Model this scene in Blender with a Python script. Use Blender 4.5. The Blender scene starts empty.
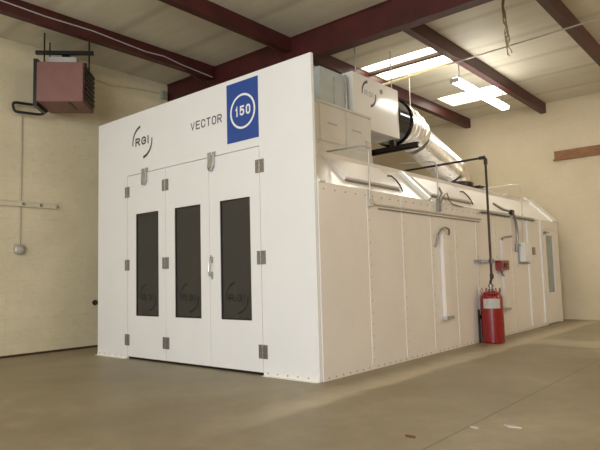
import bpy, bmesh, math, random
from mathutils import Vector, Matrix
random.seed(7)
S = bpy.context.scene
C = S.collection
PI = math.pi

# ------------------------------------------------------------------ materials
def nt(name):
    m = bpy.data.materials.new(name); m.use_nodes = True
    t = m.node_tree; b = t.nodes['Principled BSDF']
    return m, t, b
def noise(t, scale, detail=4, rough=.55, vec=None, stretch=None):
    tc = t.nodes.new('ShaderNodeNewGeometry')
    mp = t.nodes.new('ShaderNodeMapping')
    if stretch: mp.inputs['Scale'].default_value = stretch
    t.links.new(tc.outputs['Position'], mp.inputs['Vector'])
    n = t.nodes.new('ShaderNodeTexNoise')
    n.inputs['Scale'].default_value = scale; n.inputs['Detail'].default_value = detail
    n.inputs['Roughness'].default_value = rough
    t.links.new(mp.outputs[0], n.inputs['Vector'])
    return n
def ramp(t, src, stops):
    r = t.nodes.new('ShaderNodeValToRGB')
    el = r.color_ramp.elements
    while len(el) > 1: el.remove(el[0])
    el[0].position = stops[0][0]; el[0].color = (*stops[0][1], 1)
    for p, c in stops[1:]:
        e = el.new(p); e.color = (*c, 1)
    t.links.new(src, r.inputs['Fac'])
    return r
def mixc(t, fac, a, b, mode='MIX'):
    m = t.nodes.new('ShaderNodeMix'); m.data_type = 'RGBA'; m.blend_type = mode
    for s, v in ((m.inputs[0], fac), (m.inputs[6], a), (m.inputs[7], b)):
        if hasattr(v, 'links') or hasattr(v, 'is_linked'): t.links.new(v, s)
        elif isinstance(v, (int, float)): s.default_value = v
        else: s.default_value = (*v, 1)
    return m.outputs[2]
def bump(t, b, h, strength=.2, dist=.01):
    n = t.nodes.new('ShaderNodeBump'); n.inputs['Strength'].default_value = strength
    n.inputs['Distance'].default_value = dist
    t.links.new(h, n.inputs['Height']); t.links.new(n.outputs[0], b.inputs['Normal'])
def simple(name, c, rough=.5, metal=0, var=.06, scale=6, coat=0):
    m, t, b = nt(name)
    n = noise(t, scale)
    lo = tuple(max(0, x*(1-var)) for x in c); hi = tuple(min(1, x*(1+var)) for x in c)
    r = ramp(t, n.outputs['Fac'], [(.3, lo), (.7, hi)])
    t.links.new(r.outputs[0], b.inputs['Base Color'])
    b.inputs['Roughness'].default_value = rough; b.inputs['Metallic'].default_value = metal
    b.inputs['Coat Weight'].default_value = coat
    return m
M = {}
M['white'] = simple('white_enamel_steel', (.785, .79, .795), .42, var=.015, scale=1.5)
M['wallwhite'] = simple('white_steel_warm_light', (.77, .72, .68), .34, var=.03, scale=1.5)  # booth white with the side's warmer, dimmer lighting put into the colour
M['gloss'] = simple('glossy_white_steel', (.82, .80, .76), .16, var=.02, scale=2)
M['galv'] = simple('galvanised_steel', (.50, .52, .52), .38, .75, var=.18, scale=9)
M['duct'] = simple('bright_spiral_duct', (.90, .89, .87), .32, 1, var=.12, scale=9)
M['greybox'] = simple('grey_galvanised_sheet', (.46, .50, .50), .45, .25, var=.08, scale=4)
M['black'] = simple('black_steel', (.012, .011, .011), .35, .2, var=.2)
M['blackgloss'] = simple('black_gloss_paint', (.010, .010, .011), .12, 0, var=.1)
M['darkpipe'] = simple('black_iron_pipe', (.035, .022, .018), .4, .3, var=.2)
M['primer'] = simple('red_oxide_primer', (.058, .0085, .008), .47, 0, var=.28, scale=3)
M['red'] = simple('red_enamel', (.23, .006, .008), .25, 0, var=.08, coat=.3)
M['heater'] = simple('brown_heater_enamel', (.19, .082, .068), .5, 0, var=.07)
M['flue'] = simple('pale_flue_metal', (.42, .42, .40), .5, .3)
M['blue'] = simple('blue_vinyl', (.018, .065, .30), .45, 0, var=.03)
M['signwhite'] = simple('white_vinyl', (.82, .83, .85), .5, var=.01)
M['greyink'] = simple('grey_vinyl_lettering', (.075, .07, .075), .5, var=.03)
M['paleink'] = simple('pale_grey_print', (.42, .42, .42), .5, var=.03)
M['frost'] = simple('frosted_vinyl', (.012, .012, .012), .5, var=.03)
M['steel'] = simple('brushed_steel_hardware', (.30, .29, .28), .35, .8, var=.12, scale=40)
M['chrome'] = simple('polished_steel', (.46, .47, .48), .3, .7, var=.05)
M['conduit'] = simple('grey_conduit', (.50, .48, .44), .4, .5, var=.08)
M['cream_pipe'] = simple('painted_cream_conduit', (.62, .56, .42), .55, 0, var=.08)
M['brown'] = simple('dark_brown_base', (.045, .022, .014), .6, var=.2)
M['tape'] = simple('silver_foil_tape', (.60, .60, .58), .4, .2, var=.06)
M['filter'] = simple('white_sheathing', (.66, .64, .60), .5, var=.05, scale=3)
M['label'] = simple('aged_white_label', (.50, .48, .44), .5, var=.15, scale=50)
M['yellow'] = simple('yellow_painted_strip', (.74, .65, .38), .5, var=.06)
M['rope'] = simple('frayed_brown_rope', (.28, .22, .12), .9, var=.25, scale=60)
M['scrap'] = simple('pale_scrap', (.55, .53, .47), .8)
M['leafscrap'] = simple('brown_scrap', (.16, .07, .03), .8)
M['dark'] = simple('dark_void_paint', (.02, .02, .02), .9)

def emission(name, c, s):
    m, t, b = nt(name)
    b.inputs['Base Color'].default_value = (*c, 1)
    b.inputs['Emission Color'].default_value = (*c, 1)
    b.inputs['Emission Strength'].default_value = s
    return m
M['sky'] = emission('daylit_skylight_panel', (1, .94, .82), 5.5)
M['tube'] = emission('fluorescent_diffuser', (1, .97, .90), 17)

# tinted glass
m, t, b = nt('tinted_glass'); M['glass'] = m
t.nodes.remove(b)
tr = t.nodes.new('ShaderNodeBsdfTransparent'); tr.inputs[0].default_value = (.42, .42, .40, 1)
gl = t.nodes.new('ShaderNodeBsdfGlossy'); gl.inputs['Roughness'].default_value = .04
fr = t.nodes.new('ShaderNodeFresnel'); fr.inputs['IOR'].default_value = 1.55
mx = t.nodes.new('ShaderNodeMixShader')
t.links.new(fr.outputs[0], mx.inputs[0]); t.links.new(tr.outputs[0], mx.inputs[1]); t.links.new(gl.outputs[0], mx.inputs[2])
df = t.nodes.new('ShaderNodeBsdfDiffuse'); df.inputs[0].default_value = (.42, .41, .38, 1)
mx2 = t.nodes.new('ShaderNodeMixShader'); mx2.inputs[0].default_value = .07
t.links.new(mx.outputs[0], mx2.inputs[1]); t.links.new(df.outputs[0], mx2.inputs[2])
t.links.new(mx2.outputs[0], t.nodes['Material Output'].inputs['Surface'])
# pale man-door glass
M['paleglass'] = simple('wired_pale_glass', (.26, .30, .30), .12, 0, var=.12, scale=5)

# concrete floor
m, t, b = nt('sealed_concrete'); M['floor'] = m
n1 = noise(t, .55, 6, .6); n2 = noise(t, 5, 6, .65); n3 = noise(t, 60, 3, .6)
base = ramp(t, n1.outputs['Fac'], [(.32, (.235, .195, .118)), (.55, (.305, .256, .162)), (.72, (.375, .32, .212))])
fine = ramp(t, n2.outputs['Fac'], [(.28, (.74, .74, .73)), (.72, (1.18, 1.18, 1.18))])
c = mixc(t, 1.0, base.outputs[0], fine.outputs[0], 'MULTIPLY')
speck = ramp(t, n3.outputs['Fac'], [(.30, (.85, .85, .85)), (.60, (1.05, 1.05, 1.05))])
c = mixc(t, .6, c, speck.outputs[0], 'MULTIPLY')
geo = t.nodes.new('ShaderNodeNewGeometry'); sep = t.nodes.new('ShaderNodeSeparateXYZ')
t.links.new(geo.outputs['Position'], sep.inputs[0])
# dusty band left along the booth's long side
nd = noise(t, 2.2, 5, .6)
ad = t.nodes.new('ShaderNodeMath'); ad.operation = 'MULTIPLY_ADD'
t.links.new(nd.outputs['Fac'], ad.inputs[0]); ad.inputs[1].default_value = .30; t.links.new(sep.outputs['X'], ad.inputs[2])
mr = t.nodes.new('ShaderNodeMapRange'); mr.inputs['From Min'].default_value = 0; mr.inputs['From Max'].default_value = 1.4
t.links.new(ad.outputs[0], mr.inputs['Value'])
band = ramp(t, mr.outputs[0], [(.26, (0, 0, 0)), (.46, (.75, .75, .75)), (.56, (.9, .9, .9)), (.64, (.05, .05, .05)), (.8, (0, 0, 0))])
mapy = t.nodes.new('ShaderNodeMapRange'); mapy.inputs['From Min'].default_value = -2.2; mapy.inputs['From Max'].default_value = -.9
t.links.new(sep.outputs['Y'], mapy.inputs['Value'])
mm = t.nodes.new('ShaderNodeMath'); mm.operation = 'MULTIPLY'
t.links.new(band.outputs[0], mm.inputs[0]); t.links.new(mapy.outputs[0], mm.inputs[1])
m2 = t.nodes.new('ShaderNodeMath'); m2.operation = 'MULTIPLY'; t.links.new(mm.outputs[0], m2.inputs[0]); m2.inputs[1].default_value = .9
c = mixc(t, m2.outputs[0], c, (.54, .475, .34))
nd2 = noise(t, 1.6, 4, .6)
ay = t.nodes.new('ShaderNodeMath'); ay.operation = 'MULTIPLY_ADD'
t.links.new(nd2.outputs['Fac'], ay.inputs[0]); ay.inputs[1].default_value = .5; t.links.new(sep.outputs['Y'], ay.inputs[2])
my = t.nodes.new('ShaderNodeMapRange'); my.inputs['From Min'].default_value = 4; my.inputs['From Max'].default_value = 8
t.links.new(ay.outputs[0], my.inputs['Value'])
b2 = ramp(t, my.outputs[0], [(.17, (0, 0, 0)), (.22, (.7, .7, .7)), (.34, (.9, .9, .9)), (.46, (.25, .25, .25)), (.8, (.1, .1, .1))])
mxx = t.nodes.new('ShaderNodeMapRange'); mxx.inputs['From Min'].default_value = .25; mxx.inputs['From Max'].default_value = .7
t.links.new(sep.outputs['X'], mxx.inputs['Value'])
m3 = t.nodes.new('ShaderNodeMath'); m3.operation = 'MULTIPLY'; t.links.new(b2.outputs[0], m3.inputs[0]); t.links.new(mxx.outputs[0], m3.inputs[1])
m4 = t.nodes.new('ShaderNodeMath'); m4.operation = 'MULTIPLY'; t.links.new(m3.outputs[0], m4.inputs[0]); m4.inputs[1].default_value = .6
c = mixc(t, m4.outputs[0], c, (.54, .475, .34))
# control joint
j = t.nodes.new('ShaderNodeMath'); j.operation = 'SUBTRACT'; t.links.new(sep.outputs['X'], j.inputs[0]); j.inputs[1].default_value = 2.12
ja = t.nodes.new('ShaderNodeMath'); ja.operation = 'ABSOLUTE'; t.links.new(j.outputs[0], ja.inputs[0])
jl = t.nodes.new('ShaderNodeMath'); jl.operation = 'LESS_THAN'; t.links.new(ja.outputs[0], jl.inputs[0]); jl.inputs[1].default_value = .008
jf = t.nodes.new('ShaderNodeMath'); jf.operation = 'MULTIPLY'; t.links.new(jl.outputs[0], jf.inputs[0]); jf.inputs[1].default_value = .6
c = mixc(t, jf.outputs[0], c, (.10, .082, .055))
t.links.new(c, b.inputs['Base Color'])
rr = ramp(t, n2.outputs['Fac'], [(.3, (.38, .38, .38)), (.7, (.58, .58, .58))])
t.links.new(rr.outputs[0], b.inputs['Roughness'])
bump(t, b, n3.outputs['Fac'], .12, .004)

# painted block wall (left): coursed block under cream paint
def blockwall(name, axis, c0, c1, w, h, bs, grime):
    m, t, b = nt(name)
    geo = t.nodes.new('ShaderNodeNewGeometry'); sep = t.nodes.new('ShaderNodeSeparateXYZ'); cmb = t.nodes.new('ShaderNodeCombineXYZ')
    t.links.new(geo.outputs['Position'], sep.inputs[0])
    t.links.new(sep.outputs[axis], cmb.inputs['X']); t.links.new(sep.outputs['Z'], cmb.inputs['Y'])
    br = t.nodes.new('ShaderNodeTexBrick')
    br.inputs['Scale'].default_value = 1; br.inputs['Brick Width'].default_value = w; br.inputs['Row Height'].default_value = h
    br.inputs['Mortar Size'].default_value = .008; br.inputs['Mortar Smooth'].default_value = .6
    br.inputs['Color1'].default_value = (1, 1, 1, 1); br.inputs['Color2'].default_value = (.965, .965, .965, 1); br.inputs['Mortar'].default_value = (bs, bs, bs, 1)
    t.links.new(cmb.outputs[0], br.inputs['Vector'])
    n = noise(t, .9, 6, .6); n2 = noise(t, 9, 5, .65, stretch=(1, 1, 3))
    base = ramp(t, n.outputs['Fac'], [(.3, c0), (.7, c1)])
    col = mixc(t, 1.0, base.outputs[0], br.outputs['Color'], 'MULTIPLY')
    sc = ramp(t, n2.outputs['Fac'], [(.30, (.74, .71, .65)), (.44, (1, 1, 1)), (.8, (1.04, 1.04, 1.04))])
    col = mixc(t, grime, col, sc.outputs[0], 'MULTIPLY')
    t.links.new(col, b.inputs['Base Color']); b.inputs['Roughness'].default_value = .6
    bump(t, b, n2.outputs['Fac'], .15, .01)
    return m
M['wall_left'] = blockwall('cream_painted_block', 'Y', (.62, .555, .385), (.73, .66, .475), .42, .21, .94, .42)
M['wall_back'] = blockwall('cream_painted_panel_wall', 'X', (.60, .505, .34), (.69, .59, .415), 3.0, 2.4, .97, .25)

# ceiling: white vinyl-faced insulation, joints across the purlins
m, t, b = nt('vinyl_insulation_ceiling'); M['ceiling'] = m
n = noise(t, .7, 5, .6); n2 = noise(t, 3, 5, .6, stretch=(.4, 2.2, 1))
base = ramp(t, n.outputs['Fac'], [(.3, (.62, .585, .475)), (.7, (.72, .685, .56))])
geo = t.nodes.new('ShaderNodeNewGeometry'); sep = t.nodes.new('ShaderNodeSeparateXYZ'); t.links.new(geo.outputs['Position'], sep.inputs[0])
a = t.nodes.new('ShaderNodeMath'); a.operation = 'DIVIDE'; t.links.new(sep.outputs['Y'], a.inputs[0]); a.inputs[1].default_value = 1.25
f = t.nodes.new('ShaderNodeMath'); f.operation = 'FRACT'; t.links.new(a.outputs[0], f.inputs[0])
seam = ramp(t, f.outputs[0], [(0, (.80, .79, .77)), (.05, (.83, .82, .80)), (.12, (1, 1, 1)), (.92, (1, 1, 1)), (1, (.84, .83, .81))])
col = mixc(t, 1.0, base.outputs[0], seam.outputs[0], 'MULTIPLY')
st = ramp(t, n2.outputs['Fac'], [(.3, (.90, .88, .84)), (.6, (1, 1, 1))])
col = mixc(t, .8, col, st.outputs[0], 'MULTIPLY')
t.links.new(col, b.inputs['Base Color']); b.inputs['Roughness'].default_value = .55
bump(t, b, f.outputs[0], .1, .03)

# wood
m, t, b = nt('brown_weathered_wood'); M['wood'] = m
n = noise(t, 4, 6, .6, stretch=(1, 10, 14))
r = ramp(t, n.outputs['Fac'], [(.3, (.17, .075, .03)), (.7, (.36, .18, .08))])
t.links.new(r.outputs[0], b.inputs['Base Color']); b.inputs['Roughness'].default_value = .7

# ------------------------------------------------------------------ mesh helpers
class MB:
    def __init__(s): s.bm = bmesh.new(); s.mi = 0
    def face(s, vs):
        try:
            f = s.bm.faces.new(vs); f.material_index = s.mi; return f
        except ValueError: pass
    def box(s, x0, x1, y0, y1, z0, z1, bev=0, mat=None):
        P = [(x0, y0, z0), (x1, y0, z0), (x1, y1, z0), (x0, y1, z0), (x0, y0, z1), (x1, y0, z1), (x1, y1, z1), (x0, y1, z1)]
        if mat: P = [tuple(mat @ Vector(p)) for p in P]
        if bev:
            tmp = bmesh.new(); v = [tmp.verts.new(p) for p in P]
            for q in ((0, 3, 2, 1), (4, 5, 6, 7), (0, 1, 5, 4), (1, 2, 6, 5), (2, 3, 7, 6), (3, 0, 4, 7)): tmp.faces.new([v[i] for i in q])
            bmesh.ops.bevel(tmp, geom=tmp.edges[:], offset=bev, segments=2, affect='EDGES')
            mp = {a: s.bm.verts.new(a.co) for a in tmp.verts}
            for fc in tmp.faces: s.face([mp[a] for a in fc.verts])
            tmp.free(); return
        v = [s.bm.verts.new(p) for p in P]
        for q in ((0, 3, 2, 1), (4, 5, 6, 7), (0, 1, 5, 4), (1, 2, 6, 5), (2, 3, 7, 6), (3, 0, 4, 7)): s.face([v[i] for i in q])
    def prism(s, poly, vec):
        a = [s.bm.verts.new(p) for p in poly]; b = [s.bm.verts.new(Vector(p)+Vector(vec)) for p in poly]
        n = len(poly); s.face(a[::-1]); s.face(b)
        for i in range(n): s.face([a[i], a[(i+1) % n], b[(i+1) % n], b[i]])
    def tube(s, pts, r, seg=10, cap=True):
        pts = [Vector(p) for p in pts]; n = len(pts)
        rs = r if isinstance(r, (list, tuple)) else [r]*n
        rings = []; up = None
        for i in range(n):
            d = ((pts[i]-pts[i-1]).normalized() if i else Vector()) + ((pts[i+1]-pts[i]).normalized() if i < n-1 else Vector())
            if d.length < 1e-6: d = pts[i]-pts[i-1]
            d.normalize()
            if up is None:
                up = Vector((0, 0, 1)) if abs(d.z) < .9 else Vector((1, 0, 0))
            u = d.cross(up).normalized(); w = u.cross(d).normalized(); up = w
            k = 1
            if 0 < i < n-1:
                cs = (pts[i]-pts[i-1]).normalized().dot(d); k = 1
            rings.append([s.bm.verts.new(pts[i]+rs[i]*(math.cos(2*PI*q/seg)*u+math.sin(2*PI*q/seg)*w)) for q in range(seg)])
        for i in range(n-1):
            for q in range(seg): s.face([rings[i][q], rings[i][(q+1) % seg], rings[i+1][(q+1) % seg], rings[i+1][q]])
        if cap: s.face(rings[0][::-1]); s.face(rings[-1])
    def lathe(s, prof, c, axis=(0, 0, 1), seg=28):
        ax = Vector(axis).normalized(); h = Vector((1, 0, 0)) if abs(ax.x) < .9 else Vector((0, 1, 0))
        u = ax.cross(h).normalized(); w = ax.cross(u)
        rings = []
        for r, z in prof:
            r = max(r, 1e-4)
            rings.append([s.bm.verts.new(Vector(c)+ax*z+r*(math.cos(2*PI*q/seg)*u+math.sin(2*PI*q/seg)*w)) for q in range(seg)])
        for i in range(len(rings)-1):
            for q in range(seg): s.face([rings[i][q], rings[i][(q+1) % seg], rings[i+1][(q+1) % seg], rings[i+1][q]])
        s.face(rings[0][::-1]); s.face(rings[-1])
    def rivet(s, p, n, r=.011, h=.007):
        n = Vector(n).normalized(); hlp = Vector((0, 0, 1)) if abs(n.z) < .9 else Vector((1, 0, 0))
        u = n.cross(hlp).normalized(); w = n.cross(u); p = Vector(p)
        a = [s.bm.verts.new(p+r*(math.cos(PI*q/3)*u+math.sin(PI*q/3)*w)) for q in range(6)]
        b = [s.bm.verts.new(p+n*h+.6*r*(math.cos(PI*q/3)*u+math.sin(PI*q/3)*w)) for q in range(6)]
        for q in range(6): s.face([a[q], a[(q+1) % 6], b[(q+1) % 6], b[q]])
        s.face(b)
    def build(s, name, mats, parent=None, smooth=False):
        if not isinstance(mats, (list, tuple)): mats = [mats]
        bmesh.ops.recalc_face_normals(s.bm, faces=s.bm.faces[:])
        me = bpy.data.meshes.new(name); s.bm.to_mesh(me); s.bm.free()
        for m in mats: me.materials.append(M[m] if isinstance(m, str) else m)
        if smooth:
            for p in me.polygons: p.use_smooth = True
            try: me.set_sharp_from_angle(angle=math.radians(40))
            except Exception: pass
        o = bpy.data.objects.new(name, me); C.objects.link(o)
        if parent is not None:
            o.parent = parent; o.matrix_parent_inverse = pw(parent).inverted()
        return o
def pw(o):
    m = o.matrix_basis.copy()
    if o.parent: m = pw(o.parent) @ o.matrix_parent_inverse @ m
    return m
def tag(o, label=None, cat=None, group=None, kind=None):
    if label: o['label'] = label
    if cat: o['category'] = cat
    if group: o['group'] = group
    if kind: o['kind'] = kind
    return o
def empty(name, loc, label, cat, group=None):
    o = bpy.data.objects.new(name, None); o.location = loc; o.empty_display_size = .2; C.objects.link(o)
    return tag(o, label, cat, group)
def lab(o, l): o['label'] = l; return o
def structure(o): o['kind'] = 'structure'; return o
def arc_pts(c, r, a0, a1, n, plane='yz'):
    out = []
    for i in range(n+1):
        a = math.radians(a0+(a1-a0)*i/n); p, q = r*math.cos(a), r*math.sin(a)
        out.append({'yz': (c[0], c[1]+p, c[2]+q), 'xz': (c[0]+p, c[1], c[2]+q), 'xy': (c[0]+p, c[1]+q, c[2])}[plane])
    return out
def fillet(pts, r, n=5):
    pts = [Vector(p) for p in pts]; out = [pts[0]]
    for i in range(1, len(pts)-1):
        a, b, c = pts[i-1], pts[i], pts[i+1]
        da, dc = (a-b), (c-b); k = min(r, da.length*.45, dc.length*.45)
        p0 = b+da.normalized()*k; p1 = b+dc.normalized()*k
        for q in range(n+1):
            tt = q/n; out.append((1-tt)**2*p0+2*tt*(1-tt)*b+tt*tt*p1)
    out.append(pts[-1]); return out
def pbox(name, mat, parent, *a, bev=0):
    b = MB(); b.box(*a, bev=bev); return b.build(name, mat, parent)
def ptube(name, mat, parent, pts, r, seg=10):
    b = MB(); b.tube(pts, r, seg); return b.build(name, mat, parent, smooth=True)

# lettering: flat stroke-built sans capitals and figures fitted to a rectangle (unit glyph box, x right, z up)
def _arc(cx, cy, rx, ry, a0, a1, n=12):
    return [(cx+rx*math.cos(math.radians(a0+(a1-a0)*i/n)), cy+ry*math.sin(math.radians(a0+(a1-a0)*i/n))) for i in range(n+1)]
GL = {
    'V': [[(0, 1), (.5, 0), (1, 1)]],
    'E': [[(1, 1), (0, 1), (0, 0), (1, 0)], [(0, .52), (.85, .52)]],
    'C': [_arc(.5, .72, .5, .28, 0, 180) + _arc(.5, .28, .5, .28, 180, 360)],
    'T': [[(0, 1), (1, 1)], [(.5, 1), (.5, 0)]],
    'O': [_arc(.5, .72, .5, .28, 0, 180) + _arc(.5, .28, .5, .28, 180, 360) + [(1, .72)]],
    'R': [[(0, 0), (0, 1), (.6, 1)] + _arc(.6, .75, .4, .25, 90, -90) + [(0, .5)], [(.5, .5), (1, 0)]],
    'G': [_arc(.5, .68, .5, .32, 20, 180) + _arc(.5, .32, .5, .32, 180, 360) + [(1, .48), (.55, .48)]],
    'I': [[(.5, 0), (.5, 1)]],
    '1': [[(.05, .74), (.55, 1), (.55, 0)]],
    '5': [[(.92, 1), (.14, 1), (.08, .53), (.35, .64)] + _arc(.48, .33, .5, .32, 75, -150)],
    '0': [_arc(.5, .68, .46, .32, 0, 180) + _arc(.5, .32, .46, .32, 180, 360) + [(.96, .68)]],
}
WD = {'I': .25, '1': .62}
def letters(name, text, mat, parent, origin, right, w, h, normal, stroke=.02, gap=.28, depth=.002):
    mb = MB(); R_, N_, O_ = Vector(right), Vector(normal), Vector(origin); U_ = Vector((0, 0, 1))
    units = sum(WD.get(ch, 1) for ch in text)+gap*(len(text)-1); gw = w/units; x = 0
    hs = stroke/2
    for ch in text:
        cw = WD.get(ch, 1)*gw
        for li_, line in enumerate(GL[ch]):
            P = [Vector((x+hs+p[0]*(cw-stroke if cw > stroke else 0), hs+p[1]*(h-stroke))) for p in line]
            P = [p for i, p in enumerate(P) if i == 0 or (p-P[i-1]).length > 1e-5]
            L_, Q_ = [], []
            for i in range(len(P)):
                d0 = (P[i]-P[i-1]).normalized() if i else None
                d1 = (P[i+1]-P[i]).normalized() if i < len(P)-1 else None
                if d0 is None: d0 = d1
                if d1 is None: d1 = d0
                n0 = Vector((-d0.y, d0.x)); n1 = Vector((-d1.y, d1.x)); mn = n0+n1
                mn = mn.normalized() if mn.length > 1e-3 else n0
                k = hs/max(.45, mn.dot(n0))
                e = Vector((0, 0)) if (P[0]-P[-1]).length < 1e-4 else (-d0*hs if i == 0 else d0*hs if i == len(P)-1 else Vector((0, 0)))
                L_.append(P[i]+mn*k+e*(0 if ch == 'V' else 1)); Q_.append(P[i]-mn*k+e*(0 if ch == 'V' else 1))
            to = lambda q: mb.bm.verts.new(O_+R_*q.x+U_*q.y+N_*(depth+.0006*li_))
            la = [to(q) for q in L_]; qa = [to(q) for q in Q_]
            for i in range(len(P)-1): mb.face([la[i], la[i+1], qa[i+1], qa[i]])
        x += cw+gap*gw
    return mb.build(name, mat, parent)
def arc_band(mb, c, right, normal, r, a0, a1, th0, th1, n=24, depth=.003):
    R_, N_, c = Vector(right), Vector(normal), Vector(c); U_ = Vector((0, 0, 1)); prev = None
    for i in range(n+1):
        a = math.radians(a0+(a1-a0)*i/n); d = R_*math.cos(a)+U_*math.sin(a); th = th0+(th1-th0)*i/n
        cur = [mb.bm.verts.new(c+d*(r-th/2)+N_*depth), mb.bm.verts.new(c+d*(r+th/2)+N_*depth)]
        if prev: mb.face([prev[0], prev[1], cur[1], cur[0]])
        prev = cur

# ------------------------------------------------------------------ setting
XL, YB, ZC = -5.81, 9.72, 5.40
structure(pbox('floor', 'floor', None, XL-.2, 13, -14, YB+.2, -.15, 0))
structure(pbox('wall_left', 'wall_left', None, XL-.2, XL, -14, YB+.2, 0, ZC+.1))
structure(pbox('wall_back', 'wall_back', None, XL, 13, YB, YB+.2, 0, ZC+.1))
structure(pbox('wall_right', 'wall_back', None, 12.8, 13, -14, YB, 0, ZC+.1))
structure(pbox('baseboard_left', 'brown', None, XL, XL+.02, -14, YB, 0, .035))
# ceiling with openings left for the skylight panels
sk = [(-2.22, -.58, 4.36, 4.68), (-2.22, -.60, 4.80, 5.36), (-2.05, -.58, 7.38, 8.25)]
cb = MB()
ys = sorted({-14, YB, *[s[2] for s in sk], *[s[3] for s in sk]})
for i in range(len(ys)-1):
    hit = [s for s in sk if s[2] <= ys[i]+1e-6 and s[3] >= ys[i+1]-1e-6]
    if hit:
        cb.box(XL, hit[0][0], ys[i], ys[i+1], ZC, ZC+.1); cb.box(hit[0][1], 13, ys[i], ys[i+1], ZC, ZC+.1)
    else: cb.box(XL, 13, ys[i], ys[i+1], ZC, ZC+.1)
structure(cb.build('ceiling', 'ceiling'))
for i, s in enumerate(sk):
    structure(pbox('window_%d' % (i+1), 'sky', None, s[0], s[1], s[2], s[3], ZC+.06, ZC+.09))
structure(pbox('trim_1', 'brown', None, -2.24, -.56, 4.685, 4.795, ZC-.05, ZC))

# purlins and rafter
for x, ya, yb, l in ((-4.38, -14, 2.215, 'dark red steel roof purlin nearest the brown heater, with a white cable along it'),
             (-2.38, -14, 2.215, 'dark red steel roof purlin in front of the rafter, next one right of the heater'),
             (-2.38, 2.425, YB, 'dark red steel roof purlin passing behind the white fan housing'),
             (-.38, 2.425, YB, 'dark red steel roof purlin carrying the lit fluorescent light'),
             (1.60, 2.425, YB, 'dark red steel roof purlin at the upper right corner of the photo')):
    b = MB()
    b.box(x, x+.135, ya, yb, 5.15, 5.165); b.box(x, x+.135, ya, yb, 5.385, 5.399)
    b.box(x+.12, x+.135, ya, yb, 5.165, 5.385)
    tag(b.build('roof_purlin', 'primer'), l, 'roof beam', 'red steel roof purlins')
b = MB()
b.box(XL+.01, 12.79, 2.22, 2.42, 4.93, 4.95); b.box(XL+.01, 12.79, 2.24, 2.26, 4.95, 5.38); b.box(XL+.01, 12.79, 2.22, 2.42, 5.38, 5.399)
rafter = tag(b.build('roof_rafter', 'primer'), 'deep dark red steel rafter crossing above the white booth, between the purlins', 'roof beam')
for i, (x, y1, l) in enumerate(((-4.30, 1.55, 'thin steel flange brace from the rafter to the purlin nearest the brown heater'),
                             (-2.30, 1.65, 'thin steel flange brace on the near side of the rafter above the booth front'),
                             (-2.30, 2.95, 'thin steel flange brace behind the rafter near the fan housing'))):
    s_ = 2.205 if y1 < 2.3 else 2.415
    ptube('flange_brace', 'primer', rafter, [(x, y1, 5.149), (x, s_, 4.945)], .014, 6)

# ------------------------------------------------------------------ paint booth
W, H, L, EV = 4.736, 3.87, 9.16, 2.31
booth = empty('spray_booth', (0, 0, 0), 'large white steel spray booth with three glazed doors standing on the concrete floor', 'spray booth')
DX0, DX1, DZ = -3.87, -.905, 2.885
# facade
b = MB()
b.box(-W, DX0, 0, .045, 0, DZ); b.box(DX1, -.022, 0, .045, 0, DZ); b.box(-W, -.022, 0, .045, DZ, H)
fac = b.build('front_facade', 'white', booth)
for x0, x1 in ((-W, DX0-.005), (DX1+.01, -.022)):
    b = MB(); b.box(x0, x1, -.006, 0, 0, .055); b.mi = 1
    x = x0+.07
    while x < x1-.03: b.rivet((x, -.006, .035), (0, -1, 0), .011, .006); x += .16
    b.mi = 0; b.box(x0, x1, -.05, -.006, 0, .006)
    b.build('base_flange', ['gloss', 'steel'], fac)
# lettering on the facade
RV, NV = (1, 0, 0), (0, -1, 0)
sg = MB(); sg.box(-1.495, -.905, -.006, 0, 3.0, 3.805); sign = lab(sg.build('sign_panel', 'blue', fac), 'blue square sign with 150 in a white ring')
b = MB(); arc_band(b, (-1.19, -.006, 3.395), RV, NV, .222, 0, 360, .029, .029, 64, .002); lab(b.build('sign_ring', 'signwhite', fac), 'white ring on blue sign')
lab(letters('sign_number', '150', 'signwhite', fac, (-1.325, -.006, 3.335), RV, .285, .135, NV, .025, .26), 'white number 150')
lab(letters('sign_wordmark', 'VECTOR', 'greyink', fac, (-2.265, 0, 3.325), RV, .665, .122, NV, .018, .27), 'grey capital letters')
b = MB(); arc_band(b, (-3.455, 0, 3.38), RV, NV, .255, 102, 188, .042, .022); arc_band(b, (-3.455, 0, 3.38), RV, NV, .255, 5, -84, .022, .046)
lab(b.build('logo_arcs', 'greyink', fac), 'two grey arcs around the letters')
lab(letters('logo_letters', 'RGI', 'greyink', fac, (-3.64, 0, 3.325), RV, .355, .13, NV, .028, .28), 'grey logo letters')
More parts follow.
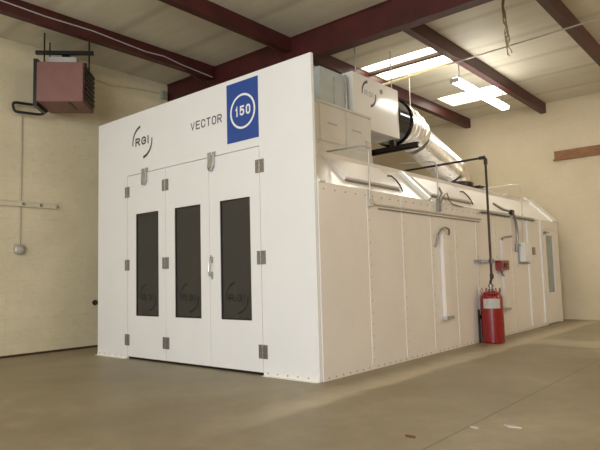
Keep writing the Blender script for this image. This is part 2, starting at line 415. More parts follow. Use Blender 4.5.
# door leaves
xs = [DX0+.006, -2.872, -1.888, DX1-.006]
wins = [(-3.64, -3.05), (-2.66, -2.075), (-1.675, -1.095)]
WZ0, WZ1 = .665, 2.25
for i in range(3):
    a, c_ = xs[i]+.003, xs[i+1]-.003; w0, w1 = wins[i]
    b = MB()
    for q in ((a, w0, .035, DZ-.008), (w1, c_, .035, DZ-.008), (w0, w1, .035, WZ0), (w0, w1, WZ1, DZ-.008)):
        b.box(q[0], q[1], .002, .05, q[2], q[3])
    leaf = b.build('door_leaf', 'white', booth)
    gp = lab(pbox('window_pane', 'glass', leaf, w0-.01, w1+.01, .022, .030, WZ0-.01, WZ1+.01), 'dark tinted glass')
    b = MB()
    for q in ((w0, w0+.018, WZ0, WZ1), (w1-.018, w1, WZ0, WZ1), (w0+.018, w1-.018, WZ0, WZ0+.018), (w0+.018, w1-.018, WZ1-.018, WZ1)): b.box(q[0], q[1], .012, .022, q[2], q[3])
    lab(b.build('window_gasket', 'black', leaf), 'black rubber edge of the glass')
    b = MB(); cx = (w0+w1)/2
    arc_band(b, (cx, .022, .95), RV, NV, .20, 100, 190, .03, .02, 16, .002); arc_band(b, (cx, .022, .95), RV, NV, .20, 5, -85, .02, .03, 16, .002)
    lab(b.build('window_logo', 'frost', leaf), 'faint dark arcs on the glass')
    lab(letters('window_logo_letters', 'RGI', 'frost', leaf, (cx-.15, .022, .90), RV, .30, .10, NV, .022, .3), 'faint dark letters on the glass')
    # hinges on this leaf's hinge side
    hx = {0: DX0+.002, 1: -2.872, 2: DX1+.002}[i]
    for z in (.29, 1.455, 2.62):
        b = MB()
        hw = .075 if i else .06
        b.box(hx-hw, hx-.012, -.008, .002, z-.085, z+.085); b.box(hx+.012, hx+hw, -.008, .002, z-.085, z+.085)
        for k in range(3): b.tube([(hx, -.010, z-.085+k*.058), (hx, -.010, z-.085+k*.058+.052)], .014, 8)
        for sx in (-.045, .045):
            for sz in (-.05, .05): b.rivet((hx+sx, -.008, z+sz), (0, -1, 0), .010, .004)
        lab(b.build('hinge', 'steel', leaf), 'brushed steel hinge')
    if i < 2:
        lx = (-3.385, -1.82)[i]; b = MB()
        b.box(lx-.085, lx-.012, -.012, 0, 2.88, 2.945, .003); b.box(lx+.012, lx+.085, -.012, 0, 2.88, 2.945, .003)
        b.box(lx-.05, lx+.05, -.035, .002, 2.72, 2.90, .008)
        b.tube([(lx-.055, -.02, 2.90), (lx-.055, -.03, 2.75), (lx-.03, -.035, 2.69), (lx+.03, -.035, 2.69), (lx+.055, -.03, 2.75), (lx+.055, -.02, 2.90)], .012, 8)
        lab(b.build('latch', 'chrome', leaf), 'steel latch at the door head')
    if i == 2:
        b = MB()
        b.box(-1.862, -1.818, -.006, .002, 1.20, 1.30, .002); b.box(-1.862, -1.818, -.006, .002, 1.42, 1.50, .002)
        b.tube([(-1.84, -.005, 1.47), (-1.84, -.055, 1.45), (-1.835, -.06, 1.40), (-1.84, -.06, 1.30), (-1.845, -.05, 1.25), (-1.84, -.004, 1.25)], .013, 10)
        b.tube([(-1.84, -.045, 1.45), (-1.80, -.055, 1.52)], .009, 8)
        lab(b.build('handle', 'chrome', leaf), 'chrome pull handle')
# threshold gap
pbox('threshold', 'black', booth, DX0, DX1, .03, .05, 0, .03)

# side wall panels, seam strips
seams = [.05, 1.10, 1.97, 2.82, 3.65, 4.48, 5.31, 6.15, 7.05, 7.90]
for i in range(9):
    b = MB(); b.box(-.05, -.004, seams[i]+.001, seams[i+1]-.001, 0, EV)
    b.mi = 1
    for z in (.03, EV-.075):
        y = seams[i]+.10
        while y < seams[i+1]-.05: b.rivet((-.004, y, z), (1, 0, 0), .011, .007); y += .14 if z < 1 else .22
    b.build('side_panel', ['wallwhite', 'steel'], booth)
for i in range(1, 10):
    y = seams[i]; big = i >= 8
    hw = .045 if big else .04
    b = MB(); b.box(-.004, .022 if big else .003, y-hw, y+hw, .06, EV-.01); b.mi = 1
    if not big:
        z = .12
        while z < EV-.1: b.rivet((.003, y, z), (1, 0, 0), .011, .007); z += .15
    b.build('seam_strip', ['white' if big else 'wallwhite', 'conduit'], booth)
# last bay with personnel door
b = MB()
b.box(-.05, -.004, 7.901, 8.06, 0, EV); b.box(-.05, -.004, 8.98, L, 0, EV); b.box(-.05, -.004, 8.06, 8.98, 2.12, EV)
b.build('side_panel', 'wallwhite', booth)
b = MB(); w0, w1, z0, z1 = 8.24, 8.74, .70, 1.98
for q in ((8.066, w0, .02, 2.112), (w1, 8.974, .02, 2.112), (w0, w1, .02, z0), (w0, w1, z1, 2.112)): b.box(-.04, .002, q[0], q[1], q[2], q[3])
pd = b.build('side_door', 'wallwhite', booth); lab(pd, 'white personnel door with narrow window')
lab(pbox('window_pane', 'paleglass', pd, -.03, -.02, w0, w1, z0, z1), 'pale bluish narrow window')
b = MB(); b.box(.002, .06, 8.08, 8.14, 2.00, 2.06); b.tube([(.05, 8.1, 2.03), (.05, 8.35, 2.05)], .012, 8); lab(b.build('door_closer', 'steel', pd), 'dark door closer arm')

# chamfer and roof: sloped panels in three bays, ribs, curb, roof deck, gable, far walls
CX, CZ = -.48, 2.79
nrm = Vector((CZ-EV, 0, -CX)).normalized()
def slope(u, y, out=0):
    p = Vector((0, y, EV))+Vector((CX, 0, CZ-EV))*u; return tuple(p+nrm*out)
for y0, y1 in ((.05, 2.75), (2.75, 4.55), (4.55, 6.95), (6.95, L)):
    b = MB(); b.prism([slope(0, y0), slope(1, y0), slope(1, y0, -.04), slope(0, y0, -.04)], (0, y1-y0-.001, 0))
    b.build('sloped_panel', 'gloss', booth)
for y0, w, h, u1 in ((2.70, .10, .055, 1.02), (L-.42, .419, .05, 1.28), (.06, .10, .03, 1.02)):
    b = MB(); b.prism([slope(-.01, y0, .001), slope(u1, y0, .001), slope(u1, y0, h), slope(-.01, y0, h)], (0, w, 0))
    b.build('slope_rib', 'gloss', booth)
b = MB(); b.box(CX-.03, CX, .06, L, CZ, CZ+.065); b.build('roof_curb', 'wallwhite', booth)
for y in (6.2, 7.2):
    pbox('curb_clip', 'white', booth, CX-.03, CX+.02, y, y+.28, CZ+.065, CZ+.09)
b = MB(); b.box(-W+.02, CX-.03, .06, L, CZ-.05, CZ); b.build('roof_deck', 'wallwhite', booth)
b = MB(); b.prism([(-.005, L-.05, 0), (-.005, L-.05, EV), (CX, L-.05, CZ), (-W+.02, L-.05, CZ), (-W+.02, L-.05, 0)], (0, .05, 0)); b.build('end_wall', 'wallwhite', booth)
b = MB(); b.box(-W+.02, -W+.06, .06, L-.06, 0, CZ-.05); b.build('far_side_wall', 'wallwhite', booth)
# grey strips standing in for the shadow lines along the eave
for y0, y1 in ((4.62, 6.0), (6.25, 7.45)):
    b = MB(); b.box(-.004, .05, y0, y1, EV-.06, EV-.045); b.box(.04, .05, y0, y1, EV-.06, EV+.0); lab(b.build('eave_shadow_strip', 'galv', booth), 'grey strip for the shadow line under the eave')
# light fixture trays on the slope
for y0, y1 in ((.72, 2.05), (3.02, 4.50)):
    b = MB()
    b.prism([slope(.22, y0), slope(.22, y0, .05), slope(.92, y0, .03), slope(.92, y0)], (0, y1-y0, 0)); lf = b.build('light_fixture', 'wallwhite', booth)
    b = MB(); b.prism([slope(.18, y0, .001), slope(.22, y0, .001), slope(.22, y0, .02), slope(.18, y0, .012)], (0, y1-y0, 0)); lab(b.build('lip_shadow_strip', 'steel', lf), 'dark lower lip for the shadow line under the tray')  # dark strip stands in for the shadow line below the tray
    lab(ptube('fixture_cable', 'black', lf, [slope(.62, y1-.02, .05), slope(.60, y1+.04, .07), slope(.48, y1+.09, .06), slope(.32, y1+.09, .04), slope(.18, y1+.07, .012)], .012, 8), 'black cable loop')

# raceways with flexible hooks
def raceway(y0, y1, z0, z1, hook):
    o = pbox('raceway', 'wallwhite', booth, -.003, .06, y0, y1, z0, z1, bev=.006)
    pbox('raceway_foot', 'galv', o, -.002, .08, y0-.02, y1+.03, z0-.05, z0)
    b = MB(); b.tube(hook, .016, 8); lab(b.build('flexible_conduit', 'steel', o), 'grey flexible conduit loop')
raceway(3.06, 3.26, .53, 1.80, [(.0, 2.90, 1.60), (.03, 2.90, 1.66), (.04, 2.93, 1.78), (.05, 3.03, 1.87), (.05, 3.17, 1.915), (.05, 3.30, 1.89), (.03, 3.345, 1.83), (.0, 3.35, 1.80)])
raceway(5.50, 5.68, .52, 1.78, [(.02, 5.60, 1.78), (.02, 5.62, 1.83), (.02, 5.75, 1.85), (.02, 6.05, 1.88), (-.0, 6.15, 1.88)])

# conduits dropping down the side wall (things of their own)
def conduit(name, pts, r, l, cat='conduit', mat='conduit', group=None, extra=None):
    o = ptube(name, mat, None, fillet(pts, .12), r); tag(o, l, cat, group); return o
o = conduit('conduit', [(-.66, 1.10, 2.93), (.025, 1.10, 2.91), (.025, 1.10, 2.16)], .012, 'grey conduit dropping from the roof edge beside the booth front', group='conduits on booth side')
bb = MB(); bb.box(.0, .05, 1.06, 1.14, 2.87, 2.95, .006); bb.build('corner_box', 'conduit', o)
bb = MB(); bb.box(-.0, .05, 1.06, 1.15, 2.09, 2.19, .006); bb.build('junction_box', 'conduit', o)
o = conduit('conduit', [(-.62, 3.05, 3.02), (.02, 3.05, 2.96), (.02, 3.05, 2.36)], .011, 'grey conduit dropping to a junction box above the first raceway', group='conduits on booth side')
bb = MB(); bb.box(.0, .05, 3.0, 3.09, 2.16, 2.36, .008); bb.build('junction_box', 'steel', o)
bb = MB(); bb.tube([(.05, 3.08, 2.30), (.08, 3.14, 2.42), (.08, 3.24, 2.46), (.05, 3.36, 2.36), (.03, 3.50, 2.315), (.02, 3.8, 2.30), (.0, 3.98, 2.305)], .010, 8); lab(bb.build('flexible_conduit', 'steel', o, True), 'grey flexible conduit')
bb = MB(); bb.tube([(.04, 3.05, 2.34), (.06, 3.09, 2.45), (.0, 3.12, 2.55)], .018, 8); bb.build('fitting', 'steel', o, True)
b = MB(); b.box(.004, .03, 1.21, 4.66, 2.12, 2.14); o = b.build('wire_raceway', 'conduit'); tag(o, 'thin horizontal raceway running along the booth side below the eave', 'raceway')
bb = MB(); bb.tube([(.02, 1.3, 2.08), (.02, 4.6, 2.08)], .007, 6); bb.build('lower_wire', 'steel', o)
o = conduit('conduit', [(-.86, 6.75, 2.99), (.03, 6.75, 2.99), (.03, 6.75, 1.78)], .013, 'pale conduit arching over the eave down to the white switch box', group='conduits on booth side')
o = tag(ptube('flexible_hose', 'steel', None, [(-.20, 5.80, 2.53), (-.08, 5.95, 2.42), (.05, 6.10, 2.36), (.05, 6.22, 2.28), (.05, 6.29, 2.16), (.05, 6.32, 2.0), (.05, 6.34, 1.86), (.03, 6.28, 1.58)], .026, 10), 'grey flexible hose hanging from the eave beside the white switch box', 'hose')
bb = MB(); bb.box(-.0, .07, 6.05, 6.20, 2.30, 2.40, .01); bb.build('connector', 'black', o)
# switch box
o = empty('switch_box', (0, 6.8, 1.4), 'white electrical box with grey brackets mounted on the booth side wall', 'electrical box')
pbox('box_body', 'white', o, 0, .10, 6.55, 7.00, 1.38, 1.76, bev=.008)
b = MB(); b.box(0, .02, 6.42, 6.46, 1.34, 1.74); b.box(0, .03, 6.40, 6.545, 1.70, 1.73); b.box(0, .03, 6.40, 7.04, 1.34, 1.36); lab(b.build('bracket', 'steel', o), 'grey channel bracket')
lab(pbox('side_switch', 'steel', o, .003, .05, 7.24, 7.36, 1.53, 1.69, bev=.004), 'small grey switch')

# ------------------------------------------------------------------ roof equipment
pl = empty('roof_plenum', (-.68, 1.2, CZ), 'white panelled plenum box on the booth roof behind the facade', 'plenum')
b = MB(); b.box(-2.4, -.72, .07, 2.33, CZ+.001, 3.675); b.build('plenum_body', 'filter', pl)
xx = -.72
for y0, y1 in ((.12, .98), (1.02, 1.62), (1.66, 2.29)):
    pbox('plenum_panel', 'filter', pl, xx, xx+.012, y0, y1, 3.10, 3.62, bev=.003)
b = MB()
for y in (.10, 1.0, 1.64, 2.30): b.box(xx, xx+.006, y-.018, y+.018, CZ+.01, 3.675)
b.box(xx, xx+.014, .07, 2.33, 3.64, 3.675); b.box(xx, xx+.014, .07, 2.33, CZ+.01, 3.05)
lab(b.build('foil_tape', 'tape', pl), 'silver tape over the joints')
for y0, y1 in ((1.20, 1.42), (1.80, 2.05), (.65, .85)):
    lab(pbox('panel_print', 'paleink', pl, xx+.012, xx+.0135, y0, y1, 3.36, 3.385), 'faint grey print')

ib = empty('intake_duct', (-1.8, 2, CZ), 'bluish grey sheet metal intake duct on the roof between rafter and fan housing', 'duct')
b = MB(); b.box(-2.2, -1.25, 1.75, 2.45, 3.68, 4.50); b.build('duct_body', 'greybox', ib)
b = MB(); b.box(-1.25, -1.235, 2.10, 2.14, 3.68, 4.40); lab(b.build('standing_seam', 'galv', ib), 'greenish grey seam')
pbox('gap_cover', 'black', ib, -2.18, -1.32, 2.45, 2.57, 3.70, 4.45)
pbox('corner_flange', 'galv', ib, -1.25, -1.23, 2.40, 2.45, 3.68, 4.52)

fan = empty('fan_unit', (-1.7, 3.3, CZ), 'white fan housing with round logo arcs on the booth roof under the skylights', 'fan unit')
hb = MB(); hb.box(-2.2, -1.2, 2.57, 4.05, 3.70, 4.62, .006); housing = hb.build('housing', 'gloss', fan)
RY, NX = (0, 1, 0), (1, 0, 0)
b = MB(); arc_band(b, (-1.2, 3.06, 4.33), RY, NX, .21, 100, 190, .05, .03); arc_band(b, (-1.2, 3.06, 4.33), RY, NX, .21, 10, -80, .03, .05)
lab(b.build('logo_arcs', 'greyink', housing), 'grey arcs of the logo')
lab(letters('logo_letters', 'RGI', 'paleink', housing, (-1.2, 2.92, 4.28), RY, .28, .10, NX, .022, .3), 'pale logo letters')
b = MB(); b.lathe([(.045, 0), (.045, .012), (.02, .018)], (-1.2, 3.46, 4.46), (1, 0, 0), 14); lab(b.build('knockout', 'steel', housing), 'small dark round plug')
b = MB(); b.lathe([(.44, 0), (.44, .40), (.47, .40), (.47, .44), (.44, .44)], (-1.6, 4.05, 4.15), (0, 1, 0), 40); lab(b.build('fan_collar', 'blackgloss', fan, True), 'glossy black round fan collar')
for x, y, z0 in ((-1.3, 2.82, 4.62), (-1.3, 4.0, 4.62)):
    ptube('hanger_rod', 'conduit', fan, [(x, y, z0), (x, y, ZC)], .011, 6)
for y in (2.75, 3.85): pbox('support_leg', 'black', fan, -1.95, -1.85, y, y+.08, CZ, 3.70)
b = MB(); b.box(-2.0, -.86, 4.07, 4.12, 3.50, 3.60); b.box(-2.0, -.86, 4.07, 4.17, 3.50, 3.515); b.box(-2.0, -.86, 4.07, 4.17, 3.585, 3.60)
for x in (-1.98,): b.box(x, x+.05, 4.07, 4.12, CZ, 3.50)
b.box(-1.4, -1.3, 4.0, 4.10, 3.58, 3.72)
lab(b.build('support_rail', 'darkpipe', fan), 'dark steel rail under the fan')

du = empty('exhaust_duct', (-1.40, 6.2, CZ), 'shiny metal exhaust duct sloping down from the fan to the booth roof', 'duct')
gp = [(-1.6, 4.49, 4.15), (-1.6, 4.72, 4.15), (-1.6, 4.92, 4.14), (-1.59, 5.10, 4.10), (-1.57, 5.25, 4.03), (-1.55, 5.36, 3.94)]
gr = [.42, .42, .405, .385, .36, .325]
gpp, grr = [], []
for i in range(len(gp)):                      # standing seam at each gore of the elbow
    q = Vector(gp[i]); d = (Vector(gp[min(i+1, 5)])-Vector(gp[max(i-1, 0)])).normalized()
    if 0 < i < 5: gpp += [q-d*.018, q-d*.012, q+d*.012, q+d*.018]; grr += [gr[i], gr[i]+.012, gr[i]+.012, gr[i]]
    else: gpp.append(q); grr.append(gr[i])
b = MB(); b.tube(gpp, grr, 36); b.build('elbow', 'duct', du, True)
pts = [(-1.55, 5.36, 3.94), (-1.41, 6.56, 3.46)]
p0, p1 = Vector(pts[0]), Vector(pts[1]); n_ = 44
cl, rl = [], []
for i in range(n_+1):
    tt = i/n_; cl.append(p0.lerp(p1, tt)); rl.append(.310+(.015 if i % 2 else 0))
b = MB(); b.tube(cl, rl, 36); b.build('sloped_pipe', 'duct', du, True)
b = MB(); b.tube([(-1.41, 6.54, 3.467), (-1.40, 6.66, 3.42), (-1.39, 6.74, 3.35), (-1.38, 6.77, 3.26), (-1.38, 6.77, CZ+.002)], [.315, .31, .30, .29, .29], 32); b.build('lower_elbow', 'duct', du, True)
b = MB(); b.lathe([(.29, 0), (.36, 0), (.36, .10), (.33, .12), (.29, .12)], (-1.38, 6.77, 3.06), (0, 0, 1), 36); lab(b.build('roof_collar', 'black', du, True), 'black ring above the roof')
b = MB(); b.box(-.99, -.78, 6.62, 7.0, 3.0, 3.05); b.box(-.92, -.86, 6.78, 6.84, CZ+.001, 3.0); lab(b.build('damper_plate', 'black', du), 'black plate beside the roof ring')
ptube('hanger_rod', 'conduit', du, [(-1.6, 5.22, 4.42), (-1.6, 5.24, ZC)], .011, 6)
b = MB(); b.lathe([(.14, 0), (.17, .02), (.17, .26), (.10, .30)], (-1.85, 5.36, 4.24), (.1, 1, -.1), 18); b.tube([(-1.85, 5.36, 4.24), (-1.65, 5.25, 4.15)], .06, 10)
lab(b.build('dark_drum', 'black', du, True), 'dark drum shape behind the elbow')  # dark drum with a short arm behind the elbow

# ------------------------------------------------------------------ fire suppression
fx, fy = .21, 4.46
cy = empty('fire_cylinder', (fx, fy, 0), 'tall red fire suppression cylinder on the floor against the booth side', 'fire cylinder')
b = MB(); b.lathe([(.165, 0), (.185, .02), (.187, .60), (.187, .72), (.18, .78), (.15, .83), (.09, .865), (.05, .875)], (fx, fy, 0), seg=36); b.build('tank', 'red', cy, True)
b = MB(); b.lathe([(.045, .87), (.05, .90), (.03, .91), (.03, .94), (.048, .945), (.048, .98), (.025, .99)], (fx, fy, 0), seg=18); lab(b.build('valve', 'steel', cy, True), 'grey brass valve')
for a in (-.7, 2.45, .9, 4.0):
    b = MB(); dx, dy = math.cos(a), math.sin(a); b.tube([(fx+dx*.15, fy+dy*.15, .81), (fx+dx*.168, fy+dy*.168, .88), (fx+dx*.165, fy+dy*.165, .925)], [.022, .018, .010], 8); b.build('lifting_lug', 'red', cy, True)
b = MB()
va = math.atan2(-9.7, 3.9)
prev = None
for i in range(13):
    a = va-.78+1.56*i/12; r = .1895
    cur = [b.bm.verts.new((fx+r*math.cos(a), fy+r*math.sin(a), z)) for z in (.585, .745)]
    if prev: b.face([prev[0], cur[0], cur[1], prev[1]])
    prev = cur
b.mi = 1; r = .1905
for z, h0, h1 in ((.715, -.45, .5), (.69, -.55, .55), (.665, -.5, .3), (.64, -.55, .5), (.615, -.3, .45)):
    prev = None
    for i in range(9):
        a = va+h0+(h1-h0)*i/8
        cur = [b.bm.verts.new((fx+r*math.cos(a), fy+r*math.sin(a), zz)) for zz in (z, z+.010)]
        if prev: b.face([prev[0], cur[0], cur[1], prev[1]])
        prev = cur
lab(b.build('label_plate', ['label', 'paleink'], cy), 'white printed label')
b = MB(); b.box(.004, .03, fy-.12, fy-.09, .0, .56); b.box(.004, .02, fy-.12, fy+.2, .40, .46); lab(b.build('shade_bracket', 'black', cy), 'black bracket shape for the shade beside the tank')  # black strips stand in for the tank's shaded left side

pp = empty('suppression_pipe', (fx, fy, .98), 'black iron pipe rising from the red cylinder and turning over the roof', 'pipe')
PX, PY = .20, 4.56
b = MB(); b.tube(fillet([(fx, fy, .985), (fx, fy, 1.03), (PX, PY-.02, 1.08), (PX, PY, 3.21), (-1.5, PY, 3.19)], .04, 4), .021, 10); b.build('pipe_run', 'darkpipe', pp, True)
b = MB(); b.lathe([(.034, -.05), (.034, .05)], (PX, PY, 3.13), (0, 0, 1), 12); b.lathe([(.034, -.05), (.034, .05)], (PX-.06, PY, 3.21), (1, 0, 0), 12); b.build('elbow_fitting', 'darkpipe', pp, True)
b = MB(); b.lathe([(.033, -.04), (.033, .04)], (PX, PY-.01, 1.12), (0, 0, 1), 12); b.build('union_fitting', 'darkpipe', pp, True)
b = MB(); b.box(0, .04, 4.30, 5.15, 1.36, 1.41); b.box(.04, .22, 4.53, 4.60, 1.365, 1.40); b.box(.17, .235, 4.53, 4.60, 1.35, 1.42)
lab(b.build('pipe_bracket', 'steel', pp), 'grey channel bracket clamped to the pipe')
rb = empty('alarm_pull_box', (0, 5.43, 1.3), 'small red pull station box beside the black pipe on the booth side', 'alarm box')
pbox('box_body', 'red', rb, 0, .12, 5.24, 5.62, 1.22, 1.40, bev=.008)
lab(pbox('handle', 'darkpipe', rb, .12, .135, 5.36, 5.50, 1.27, 1.35, bev=.004), 'dark pull handle')
b = MB(); b.tube([(.05, 5.40, 1.22), (.05, 5.42, 1.15), (.05, 5.50, 1.12)], .016, 8); lab(b.build('cable_gland', 'steel', rb, True), 'brownish cable fitting')

# ------------------------------------------------------------------ left wall fittings
ht = empty('unit_heater', (-5.05, -.32, 4.2), 'brown box-shaped unit heater hung high in the corner of left wall and ceiling', 'heater')
fc = Vector((-4.80, -.67, 0)); nf = Vector((.72, -.69, 0)); rt = Vector((.69, .72, 0))
mat = Matrix(((rt.x, -nf.x, 0, fc.x), (rt.y, -nf.y, 0, fc.y), (0, 0, 1, 0), (0, 0, 0, 1)))   # local x = right, y = into box
def hbox(name, m_, *a, bev=0, parent=ht):
    b = MB(); b.box(*a, bev=bev, mat=mat); return b.build(name, m_, parent)
hbox('cabinet', 'heater', -.37, .37, 0, .72, 4.18, 4.85, bev=.008)
b = MB()
for k in range(7):
    z = 4.27+k*.082; b.box(.37, .40, .10, .66, z, z+.05, mat=mat)
lab(b.build('louver_grille', 'black', ht), 'black louvred outlet')
hbox('bottom_slot', 'black', .12, .16, .05, .45, 4.165, 4.18)
lab(hbox('draft_hood', 'flue', -.30, .18, .30, .58, 4.855, 5.05, bev=.006), 'pale grey draft hood on top')
lab(hbox('hood_edge', 'black', -.30, .36, .26, .30, 4.86, 4.93), 'black top rail')
lab(hbox('side_frame', 'black', -.44, -.375, .05, .50, 4.12, 4.92), 'black frame on the wall side')
for x, y in ((-.30, .15), (.34, .50), (-.34, .55)):
    b = MB(); p = mat @ Vector((x, y, 4.85)); b.tube([p, (p.x, p.y, ZC)], .014, 6); lab(b.build('hanger_rod', 'black', ht), 'black hanging rod')
b = MB(); p = mat @ Vector((-.05, .5, 5.06)); b.tube(fillet([p, (p.x, p.y, 5.14), (XL+.02, p.y+.25, 5.16)], .08), .07, 14); lab(b.build('flue_pipe', 'black', ht, True), 'dark flue pipe to the wall')
hbox('top_bar', 'black', -.50, .46, .30, .36, 5.10, 5.16)
b = MB(); b.tube(fillet([(-5.45, -.45, 4.30), (-5.55, -.60, 4.12), (-5.68, -1.02, 4.12), (-5.68, -1.05, 4.28), (-5.60, -.72, 4.28), (-5.45, -.5, 4.30)], .06, 3), .024, 8); lab(b.build('gas_pipe', 'black', ht, True), 'black gas pipe loop')

o = empty('wall_conduit', (XL, -.84, 1.8), 'thin vertical conduit on the left wall ending in a round outlet box', 'conduit')
ptube('conduit_run', 'conduit', o, [(XL+.02, -.84, 4.10), (XL+.02, -.84, 1.86)], .010, 8)
b = MB(); b.lathe([(.085, 0), (.085, .07), (.06, .085), (.03, .09)], (XL, -.855, 1.78), (1, 0, 0), 20); b.box(XL, XL+.06, -.93, -.78, 1.82, 1.88)
lab(b.build('outlet_box', 'conduit', o, True), 'round grey outlet box')
b = MB(); b.box(XL, XL+.06, -6, -.22, 2.52, 2.60); b.box(XL, XL+.075, -6, -.22, 2.595, 2.615); o = b.build('wall_rail', 'cream_pipe'); tag(o, 'cream painted horizontal rail fixed along the left wall, ending short of the booth', 'rail')
for y in (-.80, -.50):
    b = MB(); b.rivet((XL+.06, y, 2.56), (1, 0, 0), .03, .02); lab(b.build('bolt_head', 'steel', o), 'dark bolt head')
b = MB(); b.lathe([(.05, 0), (.05, .02), (.03, .025), (.03, .09), (.036, .09), (.036, .12)], (XL, .56, .82), (1, 0, 0), 14); tag(b.build('pipe_stub', 'darkpipe', None, True), 'dark pipe stub low on the left wall beside the booth corner', 'pipe')
o = ptube('electric_cable', 'paleink', None, [(-4.238, -4.5, 5.33), (-4.238, -1.9, 5.29), (-4.238, -1.2, 5.27), (-4.238, -.4, 5.29), (-4.238, .6, 5.235), (-4.238, 1.0, 5.26), (-4.238, 1.4, 5.21), (-4.238, 2.15, 5.16)], .010, 6)
tag(o, 'pale cable drooping along the dark red purlin nearest the heater', 'cable')
o = ptube('electric_cable', 'cream_pipe', None, [(XL+.03, -.1, 5.16), (XL+.03, .5, 5.10), (XL+.03, .9, 5.06), (XL+.03, 1.4, 5.13), (XL+.03, 2.05, 5.17)], .018, 6)
tag(o, 'sagging cream cable along the top of left wall behind the heater', 'cable')
bb = MB(); bb.box(XL, XL+.10, 2.04, 2.18, 5.06, 5.22, .01); lab(bb.build('junction_box', 'conduit', o), 'pale junction box')

# ------------------------------------------------------------------ back wall, ceiling things
b = MB(); b.box(-.11, 2.6, YB-.05, YB-.001, 3.94, 4.13); o = b.build('timber_board', 'wood'); tag(o, 'brown timber board fixed high on the cream back wall', 'board')
b = MB(); b.box(-.14, 2.6, YB-.06, YB-.001, 3.89, 3.935); b.build('lower_batten', 'wood', o)
li = empty('strip_light', (-.35, 5.9, 4.75), 'lit white fluorescent strip light hanging below a purlin on two rods', 'light')
pbox('housing', 'signwhite', li, -.39, -.30, 4.65, 7.18, 4.81, 4.85, bev=.01)
b = MB(); b.prism([(-.40, 4.68, 4.81), (-.29, 4.68, 4.81), (-.25, 4.68, 4.785), (-.25, 4.68, 4.75), (-.29, 4.68, 4.72), (-.40, 4.68, 4.72), (-.44, 4.68, 4.75), (-.44, 4.68, 4.785)], (0, 2.47, 0)); lab(b.build('tube_diffuser', 'tube', li, False), 'glowing white diffuser')
for y in (4.653, 7.15): pbox('end_cap', 'conduit', li, -.43, -.26, y, y+.027, 4.72, 4.80)
for y in (4.84, 7.0): ptube('hanger_rod', 'steel', li, [(-.33, y, 4.85), (-.33, y, 5.15)], .012, 6)
o = ptube('ceiling_conduit', 'conduit', None, [(-.50, 4.73, 5.12), (12.5, 3.9, 5.12)], .014, 6); tag(o, 'thin conduit crossing under the purlins towards the upper right of the photo', 'conduit')
b = MB(); b.prism([(-2.20, 4.86, 5.12), (-.40, 4.71, 5.12), (-.40, 4.79, 5.12), (-2.20, 4.94, 5.12)], (0, 0, .028)); tag(b.build('yellow_batten', 'yellow'), 'pale yellow batten crossing below the twin skylight strips', 'batten')
b = MB()
for k in range(10):
    p = []; bot = 4.46+.45*(k/9)**1.5; ph = random.uniform(0, 6)
    for i in range(19):
        tt = i/18*(ZC-bot)/(ZC-4.46); z = ZC-(ZC-4.46)*tt
        am = .010+.016*tt
        p.append((1.08+.055*tt+am*math.sin(tt*11+ph)+.012*math.sin(tt*27+2*ph), 3.4+am*math.cos(tt*9+ph), z))
    b.tube(p, .0065, 5)
tag(b.build('hanging_rope', 'rope', None, True), 'frayed brown rope hanging loose from the ceiling', 'rope')

# floor scraps
def scrap(name, x, y, s, m_, l):
    b = MB(); n = 7; P = []
    for i in range(n):
        a = 2*PI*i/n; r = s*random.uniform(.5, 1.1); P.append((x+r*1.6*math.cos(a), y+r*.7*math.sin(a), .0005))
    b.prism(P, (0, 0, .008)); tag(b.build(name, m_), l, 'scrap', 'scraps on the floor')
scrap('paper_scrap', 2.18, -.84, .035, 'scrap', 'small pale paper scrap on the concrete by the control joint')
scrap('paper_scrap', 2.40, -.66, .045, 'scrap', 'larger pale paper scrap on the concrete right of the control joint')
scrap('leaf_scrap', 1.90, -1.34, .04, 'leafscrap', 'small brown dry scrap on the concrete left of the control joint')

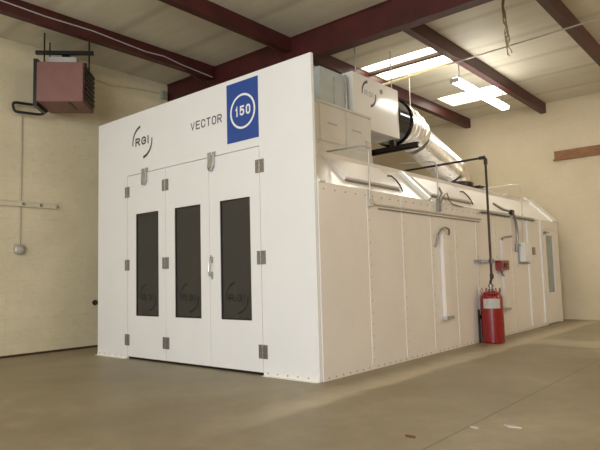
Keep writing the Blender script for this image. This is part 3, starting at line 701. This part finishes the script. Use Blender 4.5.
# ------------------------------------------------------------------ light
w = bpy.data.worlds.new('World'); S.world = w; w.use_nodes = True
w.node_tree.nodes['Background'].inputs[0].default_value = (.96, .97, 1.0, 1)
w.node_tree.nodes['Background'].inputs[1].default_value = .9
def area(name, loc, rot, sx, sy, power, col):
    l = bpy.data.lights.new(name, 'AREA'); l.shape = 'RECTANGLE'; l.size = sx; l.size_y = sy; l.energy = power; l.color = col
    o = bpy.data.objects.new(name, l); o.location = loc; o.rotation_euler = rot; C.objects.link(o)
# open bay door behind the photographer (daylight), and added warm point lights filling the unseen hall
area('bay_door_daylight', (6.0, -13.6, 2.4), (PI/2, 0, 0), 7, 4.4, 860, (.90, .95, 1.0))
for x, y, e in ((7.0, 6.0, 100), (7.5, -1.0, 80), (1.5, -7.0, 55), (-3.2, -8.0, 60)):
    for k in range(2):
        l = bpy.data.lights.new('hall_fill_light', 'POINT'); l.energy = e; l.color = (1, .86, .68); l.shadow_soft_size = .25
        o = bpy.data.objects.new('hall_fill_light', l); o.location = (x, y+k*1.2, 4.35); C.objects.link(o)

# ------------------------------------------------------------------ camera
cam = bpy.data.cameras.new('camera'); co = bpy.data.objects.new('camera', cam); C.objects.link(co)
yaw, pit, roll, fpx = -.7026, .0891, -.0266, 574.29
f_ = Vector((math.sin(yaw)*math.cos(pit), math.cos(yaw)*math.cos(pit), math.sin(pit)))
r_ = Vector((math.cos(yaw), -math.sin(yaw), 0)); u_ = r_.cross(f_)
rr_ = r_*math.cos(roll)+u_*math.sin(roll); uu_ = u_*math.cos(roll)-r_*math.sin(roll)
co.matrix_world = Matrix(((rr_.x, uu_.x, -f_.x, 4.1348), (rr_.y, uu_.y, -f_.y, -5.1864), (rr_.z, uu_.z, -f_.z, 1.2071), (0, 0, 0, 1)))
cam.sensor_fit = 'HORIZONTAL'; cam.sensor_width = 36; cam.lens = fpx*36/600
cam.clip_start = .05
S.camera = co
S.view_settings.view_transform = 'Standard'; S.view_settings.look = 'None'; S.view_settings.gamma = 1; S.view_settings.use_curve_mapping = False
S.view_settings.exposure = .25
